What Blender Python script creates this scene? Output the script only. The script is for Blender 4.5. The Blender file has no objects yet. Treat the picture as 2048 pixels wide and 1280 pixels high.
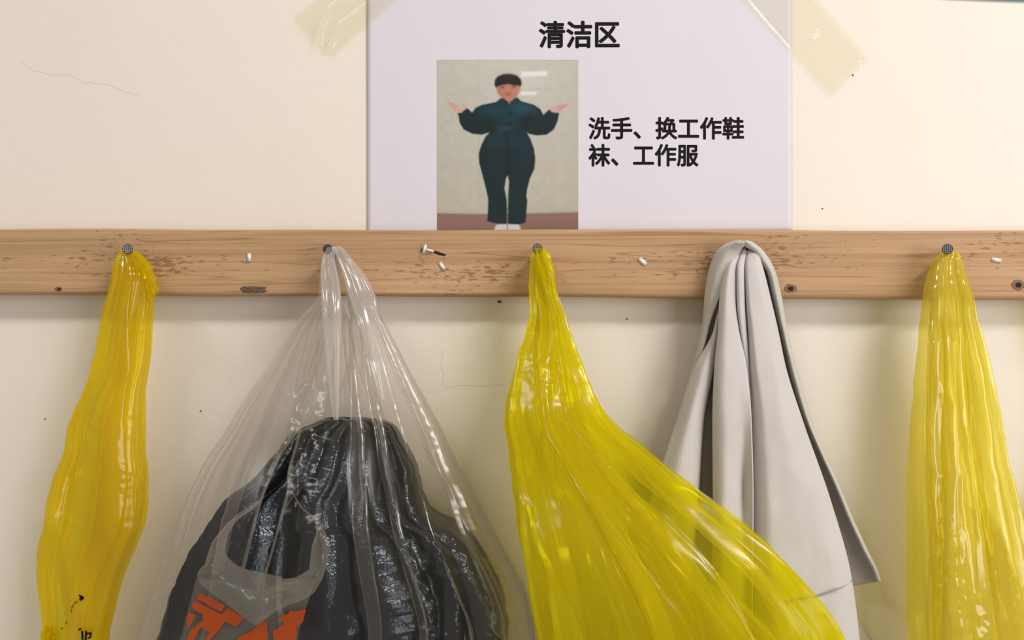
import bpy, bmesh, math, random
import numpy as np
from mathutils import Vector, Matrix

# ------------------------------------------------------------------ camera, world, lights
SC = bpy.context.scene
COL = SC.collection
F = 1773.0                     # focal length in pixels of a 2048 px wide frame
DIST = 0.62
YAW = math.radians(3.2)
CAM = np.array([DIST*math.sin(YAW), -DIST*math.cos(YAW), 0.0])
FWD = np.array([-math.sin(YAW), math.cos(YAW), 0.0])
RGT = np.array([math.cos(YAW), math.sin(YAW), 0.0])
UP = np.array([0.0, 0.0, 1.0])

cd = bpy.data.cameras.new('camera')
cam = bpy.data.objects.new('camera', cd)
COL.objects.link(cam)
cam.location = CAM
cam.rotation_euler = (math.pi/2, 0, YAW)
cd.sensor_fit = 'HORIZONTAL'
cd.angle = 2*math.atan(1024/F)
cd.clip_start = 0.01
SC.camera = cam

w = bpy.data.worlds.new('room_ambient')
SC.world = w
w.use_nodes = True
bg = w.node_tree.nodes['Background']
bg.inputs[0].default_value = (1.0, 0.94, 0.86, 1)
bg.inputs[1].default_value = 0.37

def area_light(name, loc, target, length, width, power, color):
    d = bpy.data.lights.new(name, 'AREA')
    d.shape = 'RECTANGLE'
    d.size = length
    d.size_y = width
    d.energy = power
    d.color = color
    o = bpy.data.objects.new(name, d)
    COL.objects.link(o)
    o.location = loc
    dirv = Vector(target) - Vector(loc)
    o.rotation_euler = dirv.to_track_quat('-Z', 'Y').to_euler()
    return o

area_light('ceiling_tube_light', (0.95, -1.15, 1.20), (0.1, 0, -0.1), 0.65, 0.10, 16, (1.0, 0.96, 0.93))
area_light('ceiling_tube_light', (-0.95, -1.45, 1.45), (-0.1, 0, -0.1), 0.7, 0.10, 8.5, (1.0, 0.96, 0.94))
# large soft fill panel added out of view, lifts shadows towards the right
area_light('right_fill_light', (1.15, -1.15, 0.02), (0.2, 0, -0.05), 0.9, 0.9, 11.5, (0.99, 0.97, 0.97))

SC.view_settings.view_transform = 'Standard'
SC.view_settings.look = 'None'
SC.view_settings.gamma = 1
SC.view_settings.use_curve_mapping = False
SC.view_settings.exposure = 0.05
try:
    SC.cycles.transparent_max_bounces = 18
    SC.cycles.max_bounces = 5
    SC.cycles.diffuse_bounces = 3
    SC.cycles.glossy_bounces = 2
    SC.cycles.use_denoising = True
    SC.cycles.caustics_reflective = False
    SC.cycles.caustics_refractive = False
except Exception:
    pass

# ------------------------------------------------------------------ helpers
def P(px, py, depth):
    """world point seen at pixel (px, py) on the plane a given depth in front of the wall"""
    px = np.asarray(px, float); py = np.asarray(py, float); depth = np.asarray(depth, float)
    px, py, depth = np.broadcast_arrays(px, py, depth)
    d = FWD*F + RGT*(px-1024)[..., None] + UP*(640-py)[..., None]
    t = (-depth - CAM[1]) / d[..., 1]
    return CAM + d*t[..., None]

def spline(xs, ys):
    """monotone-ish cubic through the points"""
    xs = np.asarray(xs, float); ys = np.asarray(ys, float)
    h = np.diff(xs); dl = np.diff(ys)/h
    m = np.zeros_like(xs)
    m[0] = dl[0]; m[-1] = dl[-1]
    for i in range(1, len(xs)-1):
        if dl[i-1]*dl[i] > 0:
            w1 = 2*h[i]+h[i-1]; w2 = h[i]+2*h[i-1]
            m[i] = (w1+w2)/(w1/dl[i-1]+w2/dl[i])
    def f(x):
        x = np.asarray(x, float)
        xc = np.clip(x, xs[0], xs[-1])
        k = np.clip(np.searchsorted(xs, xc, side='right')-1, 0, len(xs)-2)
        t = (xc-xs[k])/h[k]
        return ((2*t**3-3*t**2+1)*ys[k] + (t**3-2*t**2+t)*h[k]*m[k]
                + (-2*t**3+3*t**2)*ys[k+1] + (t**3-t**2)*h[k]*m[k+1])
    return f

def pts(s):
    """table of pairs -> spline"""
    a = np.array(s, float)
    return spline(a[:, 0], a[:, 1])

def hash3(i, j, k, seed):
    n = (i*73856093) ^ (j*19349663) ^ (k*83492791) ^ (seed*2654435761 & 0x7fffffff)
    n = (n ^ (n >> 13)) * 1274126177
    n = n & 0x7fffffff
    n = (n ^ (n >> 16)) * 2246822519 & 0x7fffffff
    return (n % 100003)/50001.5 - 1.0

def vnoise(x, y, z=0.0, seed=0):
    x, y, z = np.broadcast_arrays(np.asarray(x, float), np.asarray(y, float), np.asarray(z, float))
    i = np.floor(x).astype(np.int64); j = np.floor(y).astype(np.int64); k = np.floor(z).astype(np.int64)
    fx = x-i; fy = y-j; fz = z-k
    sx = fx*fx*(3-2*fx); sy = fy*fy*(3-2*fy); sz = fz*fz*(3-2*fz)
    r = 0
    for a in (0, 1):
        for b in (0, 1):
            for c in (0, 1):
                wgt = (sx if a else 1-sx)*(sy if b else 1-sy)*(sz if c else 1-sz)
                r = r + wgt*hash3(i+a, j+b, k+c, seed)
    return r

def fbm(x, y, z=0.0, seed=0, octv=3):
    r = 0; a = 1
    for o in range(octv):
        r = r + a*vnoise(x*2**o, y*2**o, np.asarray(z)*2**o, seed+o*17)
        a *= 0.5
    return r

def ridged(x, y, z=0.0, seed=0, octv=3):
    r = 0; a = 1
    for o in range(octv):
        r = r + a*(1-2*np.abs(vnoise(x*2**o, y*2**o, np.asarray(z)*2**o, seed+o*31)))
        a *= 0.5
    return r

def tag(o, label=None, cat=None, group=None, kind=None):
    if label: o['label'] = label
    if cat: o['category'] = cat
    if group: o['group'] = group
    if kind: o['kind'] = kind
    return o

def link(name, me, mat=None, parent=None, smooth=True):
    o = bpy.data.objects.new(name, me)
    COL.objects.link(o)
    if mat: me.materials.append(mat)
    if smooth and len(me.polygons):
        me.polygons.foreach_set('use_smooth', [True]*len(me.polygons))
    if parent:
        o.parent = parent
        o.matrix_parent_inverse = Matrix.Translation(parent.location).inverted()
    return o

def meshobj(name, verts, faces, mat=None, parent=None, smooth=True):
    me = bpy.data.meshes.new(name)
    me.from_pydata([tuple(v) for v in np.asarray(verts, float)], [], [tuple(f) for f in faces])
    me.update()
    return link(name, me, mat, parent, smooth)

def gridfaces(nv, nu, wrap=False):
    i = np.arange(nv-1)[:, None]; nq = nu if wrap else nu-1
    j = np.arange(nq)[None, :]
    j2 = (j+1) % nu
    a = i*nu+j; b = i*nu+j2; c = (i+1)*nu+j2; d = (i+1)*nu+j
    return np.stack([a+0*b, b+0*a, c, d], -1).reshape(-1, 4)

def gridobj(name, V, mat, parent=None, wrap=False, extra_faces=()):
    nv, nu = V.shape[:2]
    f = [list(map(int, q)) for q in gridfaces(nv, nu, wrap)] + list(extra_faces)
    return meshobj(name, V.reshape(-1, 3), f, mat, parent)

def empty(name, loc):
    o = bpy.data.objects.new(name, None)
    COL.objects.link(o)
    o.location = loc
    o.empty_display_size = 0.02
    return o

def bm_obj(name, bm, mat, parent=None, smooth=True):
    me = bpy.data.meshes.new(name)
    bm.normal_update()
    bm.to_mesh(me); bm.free()
    return link(name, me, mat, parent, smooth)

def solidify(o, t, offset=0):
    m = o.modifiers.new('thickness', 'SOLIDIFY')
    m.thickness = t; m.offset = offset
    return m

def prism(name, poly, depth, thick, mat, parent=None):
    """flat print: a pixel outline set on a plane, with its own thickness"""
    a = np.array(poly, float)
    fr = P(a[:, 0], a[:, 1], depth+thick); n = len(a)
    bk = fr + np.array([0, thick, 0])
    faces = [list(range(n)), list(range(2*n-1, n-1, -1))]
    for i in range(n):
        j = (i+1) % n
        faces.append([i, n+i, n+j, j])
    return meshobj(name, np.vstack([fr, bk]), faces, mat, parent, smooth=False)

def lin(c):
    c = np.asarray(c, float)/255.0
    return np.where(c <= 0.04045, c/12.92, ((c+0.055)/1.055)**2.4)

# ------------------------------------------------------------------ materials
def nodes(name):
    m = bpy.data.materials.new(name)
    m.use_nodes = True
    nt = m.node_tree
    return m, nt, nt.nodes, nt.links

def bump_noise(nt, scale, strength, dist=0.001, coord='Object', stretch=(1, 1, 1), detail=3):
    N, L = nt.nodes, nt.links
    tc = N.new('ShaderNodeTexCoord'); mp = N.new('ShaderNodeMapping')
    mp.inputs['Scale'].default_value = stretch
    no = N.new('ShaderNodeTexNoise'); no.inputs['Scale'].default_value = scale
    no.inputs['Detail'].default_value = detail
    bu = N.new('ShaderNodeBump'); bu.inputs['Strength'].default_value = strength
    bu.inputs['Distance'].default_value = dist
    L.new(tc.outputs[coord], mp.inputs[0]); L.new(mp.outputs[0], no.inputs['Vector'])
    L.new(no.outputs['Fac'], bu.inputs['Height'])
    return bu, no

def plain(name, col, rough=0.6, metal=0.0, bump=None):
    m, nt, N, L = nodes(name)
    b = N['Principled BSDF']
    b.inputs['Base Color'].default_value = (*col, 1)
    b.inputs['Roughness'].default_value = rough
    b.inputs['Metallic'].default_value = metal
    if bump:
        bu, no = bump_noise(nt, *bump)
        L.new(bu.outputs[0], b.inputs['Normal'])
    return m

def film(name, body, trans, opacity, edge_opacity, rough=0.13, transl=0.5, spec=1.0, haze=0.0):
    """thin plastic film: straight see-through + scattered + glossy reflection.
    The mesh attribute 'pull' (0..1) says how drawn-out, hence how clear, the film is at a spot"""
    m, nt, N, L = nodes(name)
    out = N['Material Output']; N.remove(N['Principled BSDF'])
    tr = N.new('ShaderNodeBsdfTransparent'); tr.inputs[0].default_value = (*trans, 1)
    di = N.new('ShaderNodeBsdfDiffuse'); di.inputs[0].default_value = (*body, 1)
    tl = N.new('ShaderNodeBsdfTranslucent'); tl.inputs[0].default_value = (*body, 1)
    gl = N.new('ShaderNodeBsdfGlossy'); gl.inputs['Roughness'].default_value = rough
    gl.inputs[0].default_value = (1, 1, 1, 1)
    lw = N.new('ShaderNodeLayerWeight'); lw.inputs[0].default_value = 0.5
    def mth(op, a_, b_):
        x = N.new('ShaderNodeMath'); x.operation = op
        for i, v in enumerate((a_, b_)):
            if isinstance(v, (int, float)): x.inputs[i].default_value = v
            else: L.new(v, x.inputs[i])
        return x.outputs[0]
    m1 = N.new('ShaderNodeMixShader'); m1.inputs[0].default_value = transl
    L.new(di.outputs[0], m1.inputs[1]); L.new(tl.outputs[0], m1.inputs[2])
    mr = N.new('ShaderNodeMapRange'); mr.inputs[3].default_value = opacity; mr.inputs[4].default_value = edge_opacity
    L.new(mth('POWER', lw.outputs['Facing'], 3.0), mr.inputs[0])
    at = N.new('ShaderNodeAttribute'); at.attribute_name = 'pull'
    op = mth('MINIMUM', mth('MULTIPLY', mr.outputs[0], mth('SUBTRACT', 1.0, at.outputs['Fac'])), 0.95)
    clear = tr.outputs[0]
    if haze:     # forward scattering: what lies further behind the film blurs
        rf = N.new('ShaderNodeBsdfRefraction'); rf.inputs['IOR'].default_value = 1.03
        rf.inputs['Roughness'].default_value = 0.5; rf.inputs[0].default_value = (*trans, 1)
        mh = N.new('ShaderNodeMixShader'); mh.inputs[0].default_value = haze
        L.new(tr.outputs[0], mh.inputs[1]); L.new(rf.outputs[0], mh.inputs[2]); clear = mh.outputs[0]
    m2 = N.new('ShaderNodeMixShader')
    L.new(op, m2.inputs[0]); L.new(clear, m2.inputs[1]); L.new(m1.outputs[0], m2.inputs[2])
    fr = N.new('ShaderNodeMapRange'); fr.inputs[3].default_value = 0.045*spec; fr.inputs[4].default_value = min(1.0, 0.6*spec)
    L.new(mth('POWER', lw.outputs['Facing'], 5.0), fr.inputs[0])
    m3 = N.new('ShaderNodeMixShader')
    L.new(fr.outputs[0], m3.inputs[0]); L.new(m2.outputs[0], m3.inputs[1]); L.new(gl.outputs[0], m3.inputs[2])
    L.new(m3.outputs[0], out.inputs['Surface'])
    return m

def wall_material():
    m, nt, N, L = nodes('cream_wall_paint')
    b = N['Principled BSDF']
    b.inputs['Roughness'].default_value = 0.55
    b.inputs['Specular IOR Level'].default_value = 0.25
    tc = N.new('ShaderNodeTexCoord')
    n1 = N.new('ShaderNodeTexNoise'); n1.inputs['Scale'].default_value = 7; n1.inputs['Detail'].default_value = 4
    cr = N.new('ShaderNodeValToRGB')
    cr.color_ramp.elements[0].position = 0.3; cr.color_ramp.elements[0].color = (0.78, 0.705, 0.62, 1)
    cr.color_ramp.elements[1].position = 0.7; cr.color_ramp.elements[1].color = (0.81, 0.735, 0.65, 1)
    L.new(tc.outputs['Object'], n1.inputs['Vector']); L.new(n1.outputs['Fac'], cr.inputs[0])
    L.new(cr.outputs[0], b.inputs['Base Color'])
    n2 = N.new('ShaderNodeTexNoise'); n2.inputs['Scale'].default_value = 90; n2.inputs['Detail'].default_value = 5
    bu = N.new('ShaderNodeBump'); bu.inputs['Strength'].default_value = 0.12; bu.inputs['Distance'].default_value = 0.002
    L.new(tc.outputs['Object'], n2.inputs['Vector']); L.new(n2.outputs['Fac'], bu.inputs['Height'])
    L.new(bu.outputs[0], b.inputs['Normal'])
    return m

def wood_material():
    m, nt, N, L = nodes('planed_pine')
    b = N['Principled BSDF']
    b.inputs['Roughness'].default_value = 0.6
    b.inputs['Specular IOR Level'].default_value = 0.3
    tc = N.new('ShaderNodeTexCoord')
    def noise(scale, stretch, detail=4, dist=0.0, rough=0.5):
        mp = N.new('ShaderNodeMapping'); mp.inputs['Scale'].default_value = stretch
        no = N.new('ShaderNodeTexNoise'); no.inputs['Scale'].default_value = scale
        no.inputs['Detail'].default_value = detail; no.inputs['Distortion'].default_value = dist
        no.inputs['Roughness'].default_value = rough
        L.new(tc.outputs['Object'], mp.inputs[0]); L.new(mp.outputs[0], no.inputs['Vector'])
        return no
    def ramp(src, p0, c0, p1, c1):
        r = N.new('ShaderNodeValToRGB')
        r.color_ramp.elements[0].position = p0; r.color_ramp.elements[0].color = c0
        r.color_ramp.elements[1].position = p1; r.color_ramp.elements[1].color = c1
        L.new(src, r.inputs[0]); return r
    def mix(mode, fac, a, bcol):
        x = N.new('ShaderNodeMix'); x.data_type = 'RGBA'; x.blend_type = mode
        if isinstance(fac, float): x.inputs[0].default_value = fac
        else: L.new(fac, x.inputs[0])
        L.new(a, x.inputs[6])
        if isinstance(bcol, tuple): x.inputs[7].default_value = bcol
        else: L.new(bcol, x.inputs[7])
        return x.outputs[2]
    def math_(op, a, bv):
        x = N.new('ShaderNodeMath'); x.operation = op
        L.new(a, x.inputs[0])
        if isinstance(bv, (int, float)): x.inputs[1].default_value = bv
        else: L.new(bv, x.inputs[1])
        return x.outputs[0]
    # broad tone + long growth-ring lines
    g1 = noise(60, (0.05, 1, 1), 3, 0.6)
    base = ramp(g1.outputs['Fac'], 0.3, (0.42, 0.25, 0.128, 1), 0.72, (0.575, 0.365, 0.203, 1))
    g2 = noise(420, (0.012, 1, 1), 3, 0.3)
    fine = ramp(g2.outputs['Fac'], 0.35, (0.72, 0.66, 0.58, 1), 0.62, (1, 1, 1, 1))
    col = mix('MULTIPLY', 0.55, base.outputs[0], fine.outputs[0])
    # thin darker ring lines
    g3 = noise(150, (0.018, 1, 1), 1, 0.8)
    d = math_('ABSOLUTE', math_('SUBTRACT', g3.outputs['Fac'], 0.5), 0)
    ring = ramp(d, 0.0, (0.48, 0.33, 0.2, 1), 0.018, (1, 1, 1, 1))
    col = mix('MULTIPLY', 0.55, col, ring.outputs[0])
    # torn-grain flecks: short dark streaks in a band along the middle of the face
    f1 = noise(560, (0.22, 1, 1), 4, 0.3, 0.6)
    f2 = noise(22, (0.45, 1, 1.6), 2)
    sep = N.new('ShaderNodeSeparateXYZ'); L.new(tc.outputs['Object'], sep.inputs[0])
    zb = math_('ABSOLUTE', math_('ADD', sep.outputs['Z'], 0.001), 0)
    band = N.new('ShaderNodeMapRange'); band.inputs[1].default_value = 0.004; band.inputs[2].default_value = 0.014
    band.inputs[3].default_value = 0.10; band.inputs[4].default_value = -0.03
    L.new(zb, band.inputs[0])
    msk = N.new('ShaderNodeMapRange'); msk.inputs[1].default_value = 0.42; msk.inputs[2].default_value = 0.68
    msk.inputs[3].default_value = -0.13; msk.inputs[4].default_value = 0.08
    L.new(f2.outputs['Fac'], msk.inputs[0])
    fl = math_('ADD', math_('ADD', f1.outputs['Fac'], band.outputs[0]), msk.outputs[0])
    flm = ramp(fl, 0.62, (0, 0, 0, 1), 0.68, (1, 1, 1, 1))
    col = mix('MIX', math_('MULTIPLY', flm.outputs[0], 0.75), col, (0.215, 0.105, 0.042, 1))
    L.new(col, b.inputs['Base Color'])
    h = math_('SUBTRACT', g2.outputs['Fac'], math_('MULTIPLY', flm.outputs[0], 0.8))
    bu = N.new('ShaderNodeBump'); bu.inputs['Strength'].default_value = 0.35; bu.inputs['Distance'].default_value = 0.0008
    L.new(h, bu.inputs['Height']); L.new(bu.outputs[0], b.inputs['Normal'])
    return m

def cloth_material(name, col, scale=1.0):
    m, nt, N, L = nodes(name)
    b = N['Principled BSDF']
    b.inputs['Roughness'].default_value = 0.85
    b.inputs['Specular IOR Level'].default_value = 0.15
    b.inputs['Sheen Weight'].default_value = 0.15
    tc = N.new('ShaderNodeTexCoord')
    wv = N.new('ShaderNodeTexWave'); wv.inputs['Scale'].default_value = 340; wv.bands_direction = 'DIAGONAL'
    wv.inputs['Distortion'].default_value = 0.6
    mp = N.new('ShaderNodeMapping'); mp.inputs['Scale'].default_value = (0.6, 0.2, 1.2)
    L.new(tc.outputs['Object'], mp.inputs[0]); L.new(mp.outputs[0], wv.inputs['Vector'])
    n = N.new('ShaderNodeTexNoise'); n.inputs['Scale'].default_value = 30; n.inputs['Detail'].default_value = 5
    L.new(tc.outputs['Object'], n.inputs['Vector'])
    cr = N.new('ShaderNodeValToRGB')
    cr.color_ramp.elements[0].position = 0.3; cr.color_ramp.elements[0].color = (*[c*0.94 for c in col], 1)
    cr.color_ramp.elements[1].position = 0.7; cr.color_ramp.elements[1].color = (*col, 1)
    L.new(n.outputs['Fac'], cr.inputs[0]); L.new(cr.outputs[0], b.inputs['Base Color'])
    bu = N.new('ShaderNodeBump'); bu.inputs['Strength'].default_value = 0.05; bu.inputs['Distance'].default_value = 0.0005
    L.new(wv.outputs['Fac'], bu.inputs['Height']); L.new(bu.outputs[0], b.inputs['Normal'])
    return m

def black_film():
    m, nt, N, L = nodes('black_embossed_film')
    b = N['Principled BSDF']
    b.inputs['Base Color'].default_value = (0.004, 0.004, 0.005, 1)
    b.inputs['Roughness'].default_value = 0.23
    b.inputs['Specular IOR Level'].default_value = 0.5
    b.inputs['Specular Tint'].default_value = (0.80, 0.90, 1.0, 1)
    tc = N.new('ShaderNodeTexCoord')
    vo = N.new('ShaderNodeTexVoronoi'); vo.inputs['Scale'].default_value = 620
    no = N.new('ShaderNodeTexNoise'); no.inputs['Scale'].default_value = 110; no.inputs['Detail'].default_value = 4
    L.new(tc.outputs['Object'], vo.inputs['Vector']); L.new(tc.outputs['Object'], no.inputs['Vector'])
    b1 = N.new('ShaderNodeBump'); b1.inputs['Strength'].default_value = 0.2; b1.inputs['Distance'].default_value = 0.0008
    b2 = N.new('ShaderNodeBump'); b2.inputs['Strength'].default_value = 0.22; b2.inputs['Distance'].default_value = 0.0030
    L.new(vo.outputs['Distance'], b1.inputs['Height']); L.new(no.outputs['Fac'], b2.inputs['Height'])
    L.new(b2.outputs[0], b1.inputs['Normal']); L.new(b1.outputs[0], b.inputs['Normal'])
    return m

M = {}
M['wall'] = wall_material()
M['wood'] = wood_material()
M['knot'] = plain('dark_knot', (0.20, 0.105, 0.05), 0.7, 0, (300, 0.6, 0.001, 'Object', (0.4, 1, 1)))
M['bark'] = plain('bark_remnant', (0.15, 0.10, 0.06), 0.9, 0, (500, 1.0, 0.002, 'Object', (0.5, 1, 1)))
M['nail'] = plain('grey_steel', (0.055, 0.055, 0.058), 0.42, 0.35, (900, 0.9, 0.001))
M['steel'] = plain('worn_steel', (0.55, 0.55, 0.56), 0.35, 0.8)
M['staple'] = plain('bright_staple_wire', (0.86, 0.83, 0.78), 0.35, 0.3)
M['hole'] = plain('dark_hole', (0.015, 0.01, 0.008), 0.9)
M['crack'] = plain('hairline_crack', (0.69, 0.62, 0.54), 0.9)
M['speck'] = plain('dark_speck', (0.10, 0.085, 0.06), 0.9)
M['paper'] = plain('white_copy_paper', (0.66, 0.63, 0.675), 0.8, 0, (60, 0.05, 0.001))
M['ink'] = plain('black_toner', (0.014, 0.010, 0.012), 0.85)
M['ink'].node_tree.nodes['Principled BSDF'].inputs['Specular IOR Level'].default_value = 0.1
M['blue'] = plain('blue_card', (0.10, 0.42, 0.55), 0.5)
M['tape'] = film('yellowed_clear_tape', (0.80, 0.76, 0.55), (0.998, 0.985, 0.925), 0.03, 0.3, 0.10, 0.3, 0.9)
M['yellow_deep'] = film('deep_yellow_film', (0.985, 0.775, 0.001), (0.997, 0.955, 0.15), 0.27, 0.6, 0.12, 0.5, 0.7, 0.08)
M['yellow_lemon'] = film('lemon_yellow_film', (0.94, 0.82, 0.0005), (0.978, 0.962, 0.13), 0.22, 0.6, 0.17, 0.5, 0.3, 0.06)
M['yellow_pale'] = film('pale_yellow_film', (0.985, 0.86, 0.12), (0.997, 0.968, 0.45), 0.28, 0.55, 0.12, 0.5, 1.1, 0.08)
M['clear'] = film('milky_clear_film', (0.97, 0.945, 0.91), (0.995, 0.99, 0.985), 0.17, 0.55, 0.16, 0.97, 0.36, 0.10)
M['strap'] = film('gathered_clear_film', (0.93, 0.91, 0.88), (0.98, 0.975, 0.965), 0.2, 0.5, 0.12, 0.5, 0.8)
M['lip'] = film('milky_film_hem', (0.62, 0.57, 0.49), (0.93, 0.91, 0.87), 0.22, 0.6, 0.2, 0.62, 0.5)
M['orange'] = film('orange_print', (0.62, 0.115, 0.012), (0.9, 0.25, 0.05), 0.88, 0.95, 0.25, 0.5, 0.6)
M['teal'] = film('teal_print', (0.06, 0.12, 0.14), (0.35, 0.5, 0.55), 0.7, 0.8, 0.25, 0.5, 0.6)
M['black'] = black_film()
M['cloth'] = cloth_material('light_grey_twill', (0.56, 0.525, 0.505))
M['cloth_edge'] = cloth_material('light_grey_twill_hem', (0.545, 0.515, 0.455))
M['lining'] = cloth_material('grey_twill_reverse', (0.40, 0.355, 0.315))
M['thread'] = plain('seam_thread', (0.36, 0.32, 0.29), 0.9)

# ------------------------------------------------------------------ setting: the wall
def make_wall():
    x0, x1, z0, z1 = -2.0, 2.0, -1.55, 1.45
    nx, nz = 80, 60
    X, Z = np.meshgrid(np.linspace(x0, x1, nx), np.linspace(z1, z0, nz))
    Y = 0*X
    V = np.stack([X, Y, Z], -1)
    o = gridobj('wall_back', V, M['wall'])
    tag(o, kind='structure')
    # a plaster slab has thickness
    m = solidify(o, 0.1, 0)
    m.offset = 1 if o.data.polygons[0].normal.y > 0 else -1
    return o
wall = make_wall()

def ribbon(name, path, wpx, depth, mat, parent, thick=0.00005, seed=0):
    """thin raised or sunk line along a pixel path"""
    a = np.array(path, float)
    rng = np.random.default_rng(seed)
    t = np.linspace(0, len(a)-1, (len(a)-1)*6+1)
    xs = np.interp(t, np.arange(len(a)), a[:, 0]) + rng.normal(0, 0.8, len(t))
    ys = np.interp(t, np.arange(len(a)), a[:, 1]) + rng.normal(0, 0.8, len(t))
    dx = np.gradient(xs); dy = np.gradient(ys); n = np.hypot(dx, dy)+1e-9
    ww = wpx*(0.5+0.5*np.sin(np.linspace(0.15, math.pi-0.15, len(t))))*(0.7+0.6*rng.random(len(t)))/2
    A = P(xs-dy/n*ww, ys+dx/n*ww, depth); B = P(xs+dy/n*ww, ys-dx/n*ww, depth)
    C = P(xs, ys, depth+thick)
    return gridobj(name, np.stack([A, C, B], 1), mat, parent)

ribbon('crack', [(38, 122), (70, 142), (105, 150), (140, 150), (170, 166), (215, 168), (240, 180), (282, 190)], 1.1, 0.0001, M['crack'], wall, seed=3)
ribbon('crack', [(886, 700), (882, 728), (888, 752), (884, 775)], 1.3, 0.0001, M['crack'], wall, seed=4)
ribbon('crack', [(888, 778), (915, 771), (955, 772), (1005, 770)], 1.3, 0.0001, M['crack'], wall, seed=5)
for k, (sx, sy, sr) in enumerate([(999, 604, 3.2), (401, 822, 1.5), (90, 838, 1.5), (1254, 638, 1.6), (1645, 417, 1.3), (1706, 150, 1.6)]):
    ang = np.linspace(0, 2*np.pi, 9)[:-1]
    rr = sr*(0.75+0.4*np.random.default_rng(k).random(8))
    prism('speck', np.stack([sx+rr*1.3*np.cos(ang), sy+rr*np.sin(ang)], 1), 0.0, 0.0004, M['speck'], wall)

# ------------------------------------------------------------------ wooden rail with nails and staples
BT = 0.020      # board thickness
def make_rail():
    zt = spline([-400, 0, 2048, 2500], [457.6, 458, 460, 460.5])
    def edge(px, y): return P(px, y, BT)
    TL, TR = P(0, 458, BT), P(2048, 460.5, BT)
    BL, BR = P(0, 588, BT), P(2048, 598.5, BT)
    # extend well past the frame on both sides
    def along(A, B, x): return A + (B-A)*((x-A[0])/(B[0]-A[0]))
    xs = np.linspace(-0.62, 0.62, 160)
    prof_n = 28
    V = np.zeros((len(xs), prof_n, 3))
    rng = np.random.default_rng(1)
    for i, x in enumerate(xs):
        zt_ = along(TL, TR, x)[2]; zb_ = along(BL, BR, x)[2]
        zt_ += 0.0003*math.sin(x*17)+0.0002*math.sin(x*41+1)
        zb_ += 0.0003*math.sin(x*13+2)+0.0002*math.sin(x*37)
        r1, r2 = 0.0016, 0.0030
        prof = [(-0.0002, zb_)]
        for a in np.linspace(0, math.pi/2, 7):
            prof.append((-(BT-r2+r2*math.sin(a)), zb_+r2-r2*math.cos(a)))
        for a in np.linspace(0.08, 0.92, 12):
            prof.append((-BT, zb_+r2+(zt_-r1-zb_-r2)*a))
        for a in np.linspace(0, math.pi/2, 7):
            prof.append((-(BT-r1+r1*math.cos(a)), zt_-r1+r1*math.sin(a)))
        prof.append((-0.0002, zt_))
        for j, (y, z) in enumerate(prof):
            V[i, j] = (x, y, z)
    n = len(xs)
    caps = [[j for j in range(prof_n)], [(n-1)*prof_n+j for j in range(prof_n-1, -1, -1)]]
    zc = (V[..., 2].max()+V[..., 2].min())/2
    root = empty('coat_rail', (0, -BT, zc))
    tag(root, 'long rough pine board with driven nails, fixed level across the cream wall', 'coat rail')
    Vl = V - np.array([0, -BT, zc])
    f = [list(map(int, q)) for q in gridfaces(n, prof_n, True)] + caps
    me = bpy.data.meshes.new('board'); me.from_pydata([tuple(v) for v in Vl.reshape(-1, 3)], [], f); me.update()
    b = bpy.data.objects.new('board', me); COL.objects.link(b); me.materials.append(M['wood'])
    bm = bmesh.new(); bm.from_mesh(me); bmesh.ops.recalc_face_normals(bm, faces=bm.faces); bm.to_mesh(me); bm.free()
    b.parent = root
    return root, b
rail, board = make_rail()

def blob(name, cx, cy, rx, ry, depth, height, mat, parent, seed, n=22, sq=1.0):
    """irregular low patch lying on the board face: rim, shoulder, centre"""
    rng = np.random.default_rng(seed)
    a = np.linspace(0, 2*np.pi, n+1)[:-1]
    jag = 0.9+0.18*rng.random(n)
    rings = []
    for s, h in ((1.0, 0.0), (0.86, 0.7), (0.5, 1.0), (0.2, 0.85)):
        hh = height*h*(0.7+0.6*rng.random(n))
        rings.append(P(cx+rx*s*jag*np.sign(np.cos(a))*np.abs(np.cos(a))**sq, cy+ry*s*jag*np.sign(np.sin(a))*np.abs(np.sin(a))**sq, depth+np.maximum(hh, 0)))
    V = np.stack(rings, 0)
    c = list(range(3*n, 4*n))
    return gridobj(name, V, mat, parent, True, [c])

def sub(o, label=None):
    if label: o['label'] = label
    return o
def wchild(o, par):
    return o
# knots and bark are sub-parts of the board
def bparent(o):
    o.parent = board
    o.matrix_parent_inverse = Matrix.Translation(rail.location).inverted()
    return o
sub(bparent(blob('bark_patch', 508, 579, 30, 7.5, BT-0.0008, 0.0014, M['bark'], None, 11, 30, 0.45)), 'greyish bark remnant on the lower edge')
for k, (cx, cy, rx, ry) in enumerate([(1581, 577, 15, 10), (2036, 570, 15, 12), (117, 578, 9, 5)]):
    kn = bparent(blob('knot', cx, cy, rx, ry, BT-0.0001, 0.0003, M['knot'], None, 20+k))
    co = bparent(blob('knot_core', cx+1, cy, rx*0.4, ry*0.45, BT+0.0003, 0.0003, M['hole'], None, 30+k))

def lathe(bm, prof, n, mat4):
    """rings of (radius, height) about local z, closed by end fans"""
    rows = []
    for r, h in prof:
        rows.append([bm.verts.new(mat4 @ Vector((r*math.cos(2*math.pi*i/n), r*math.sin(2*math.pi*i/n), h))) for i in range(n)])
    for a, b in zip(rows, rows[1:]):
        for i in range(n):
            j = (i+1) % n
            bm.faces.new((a[i], a[j], b[j], b[i]))
    bm.faces.new(rows[0][::-1]); bm.faces.new(rows[-1])

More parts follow.
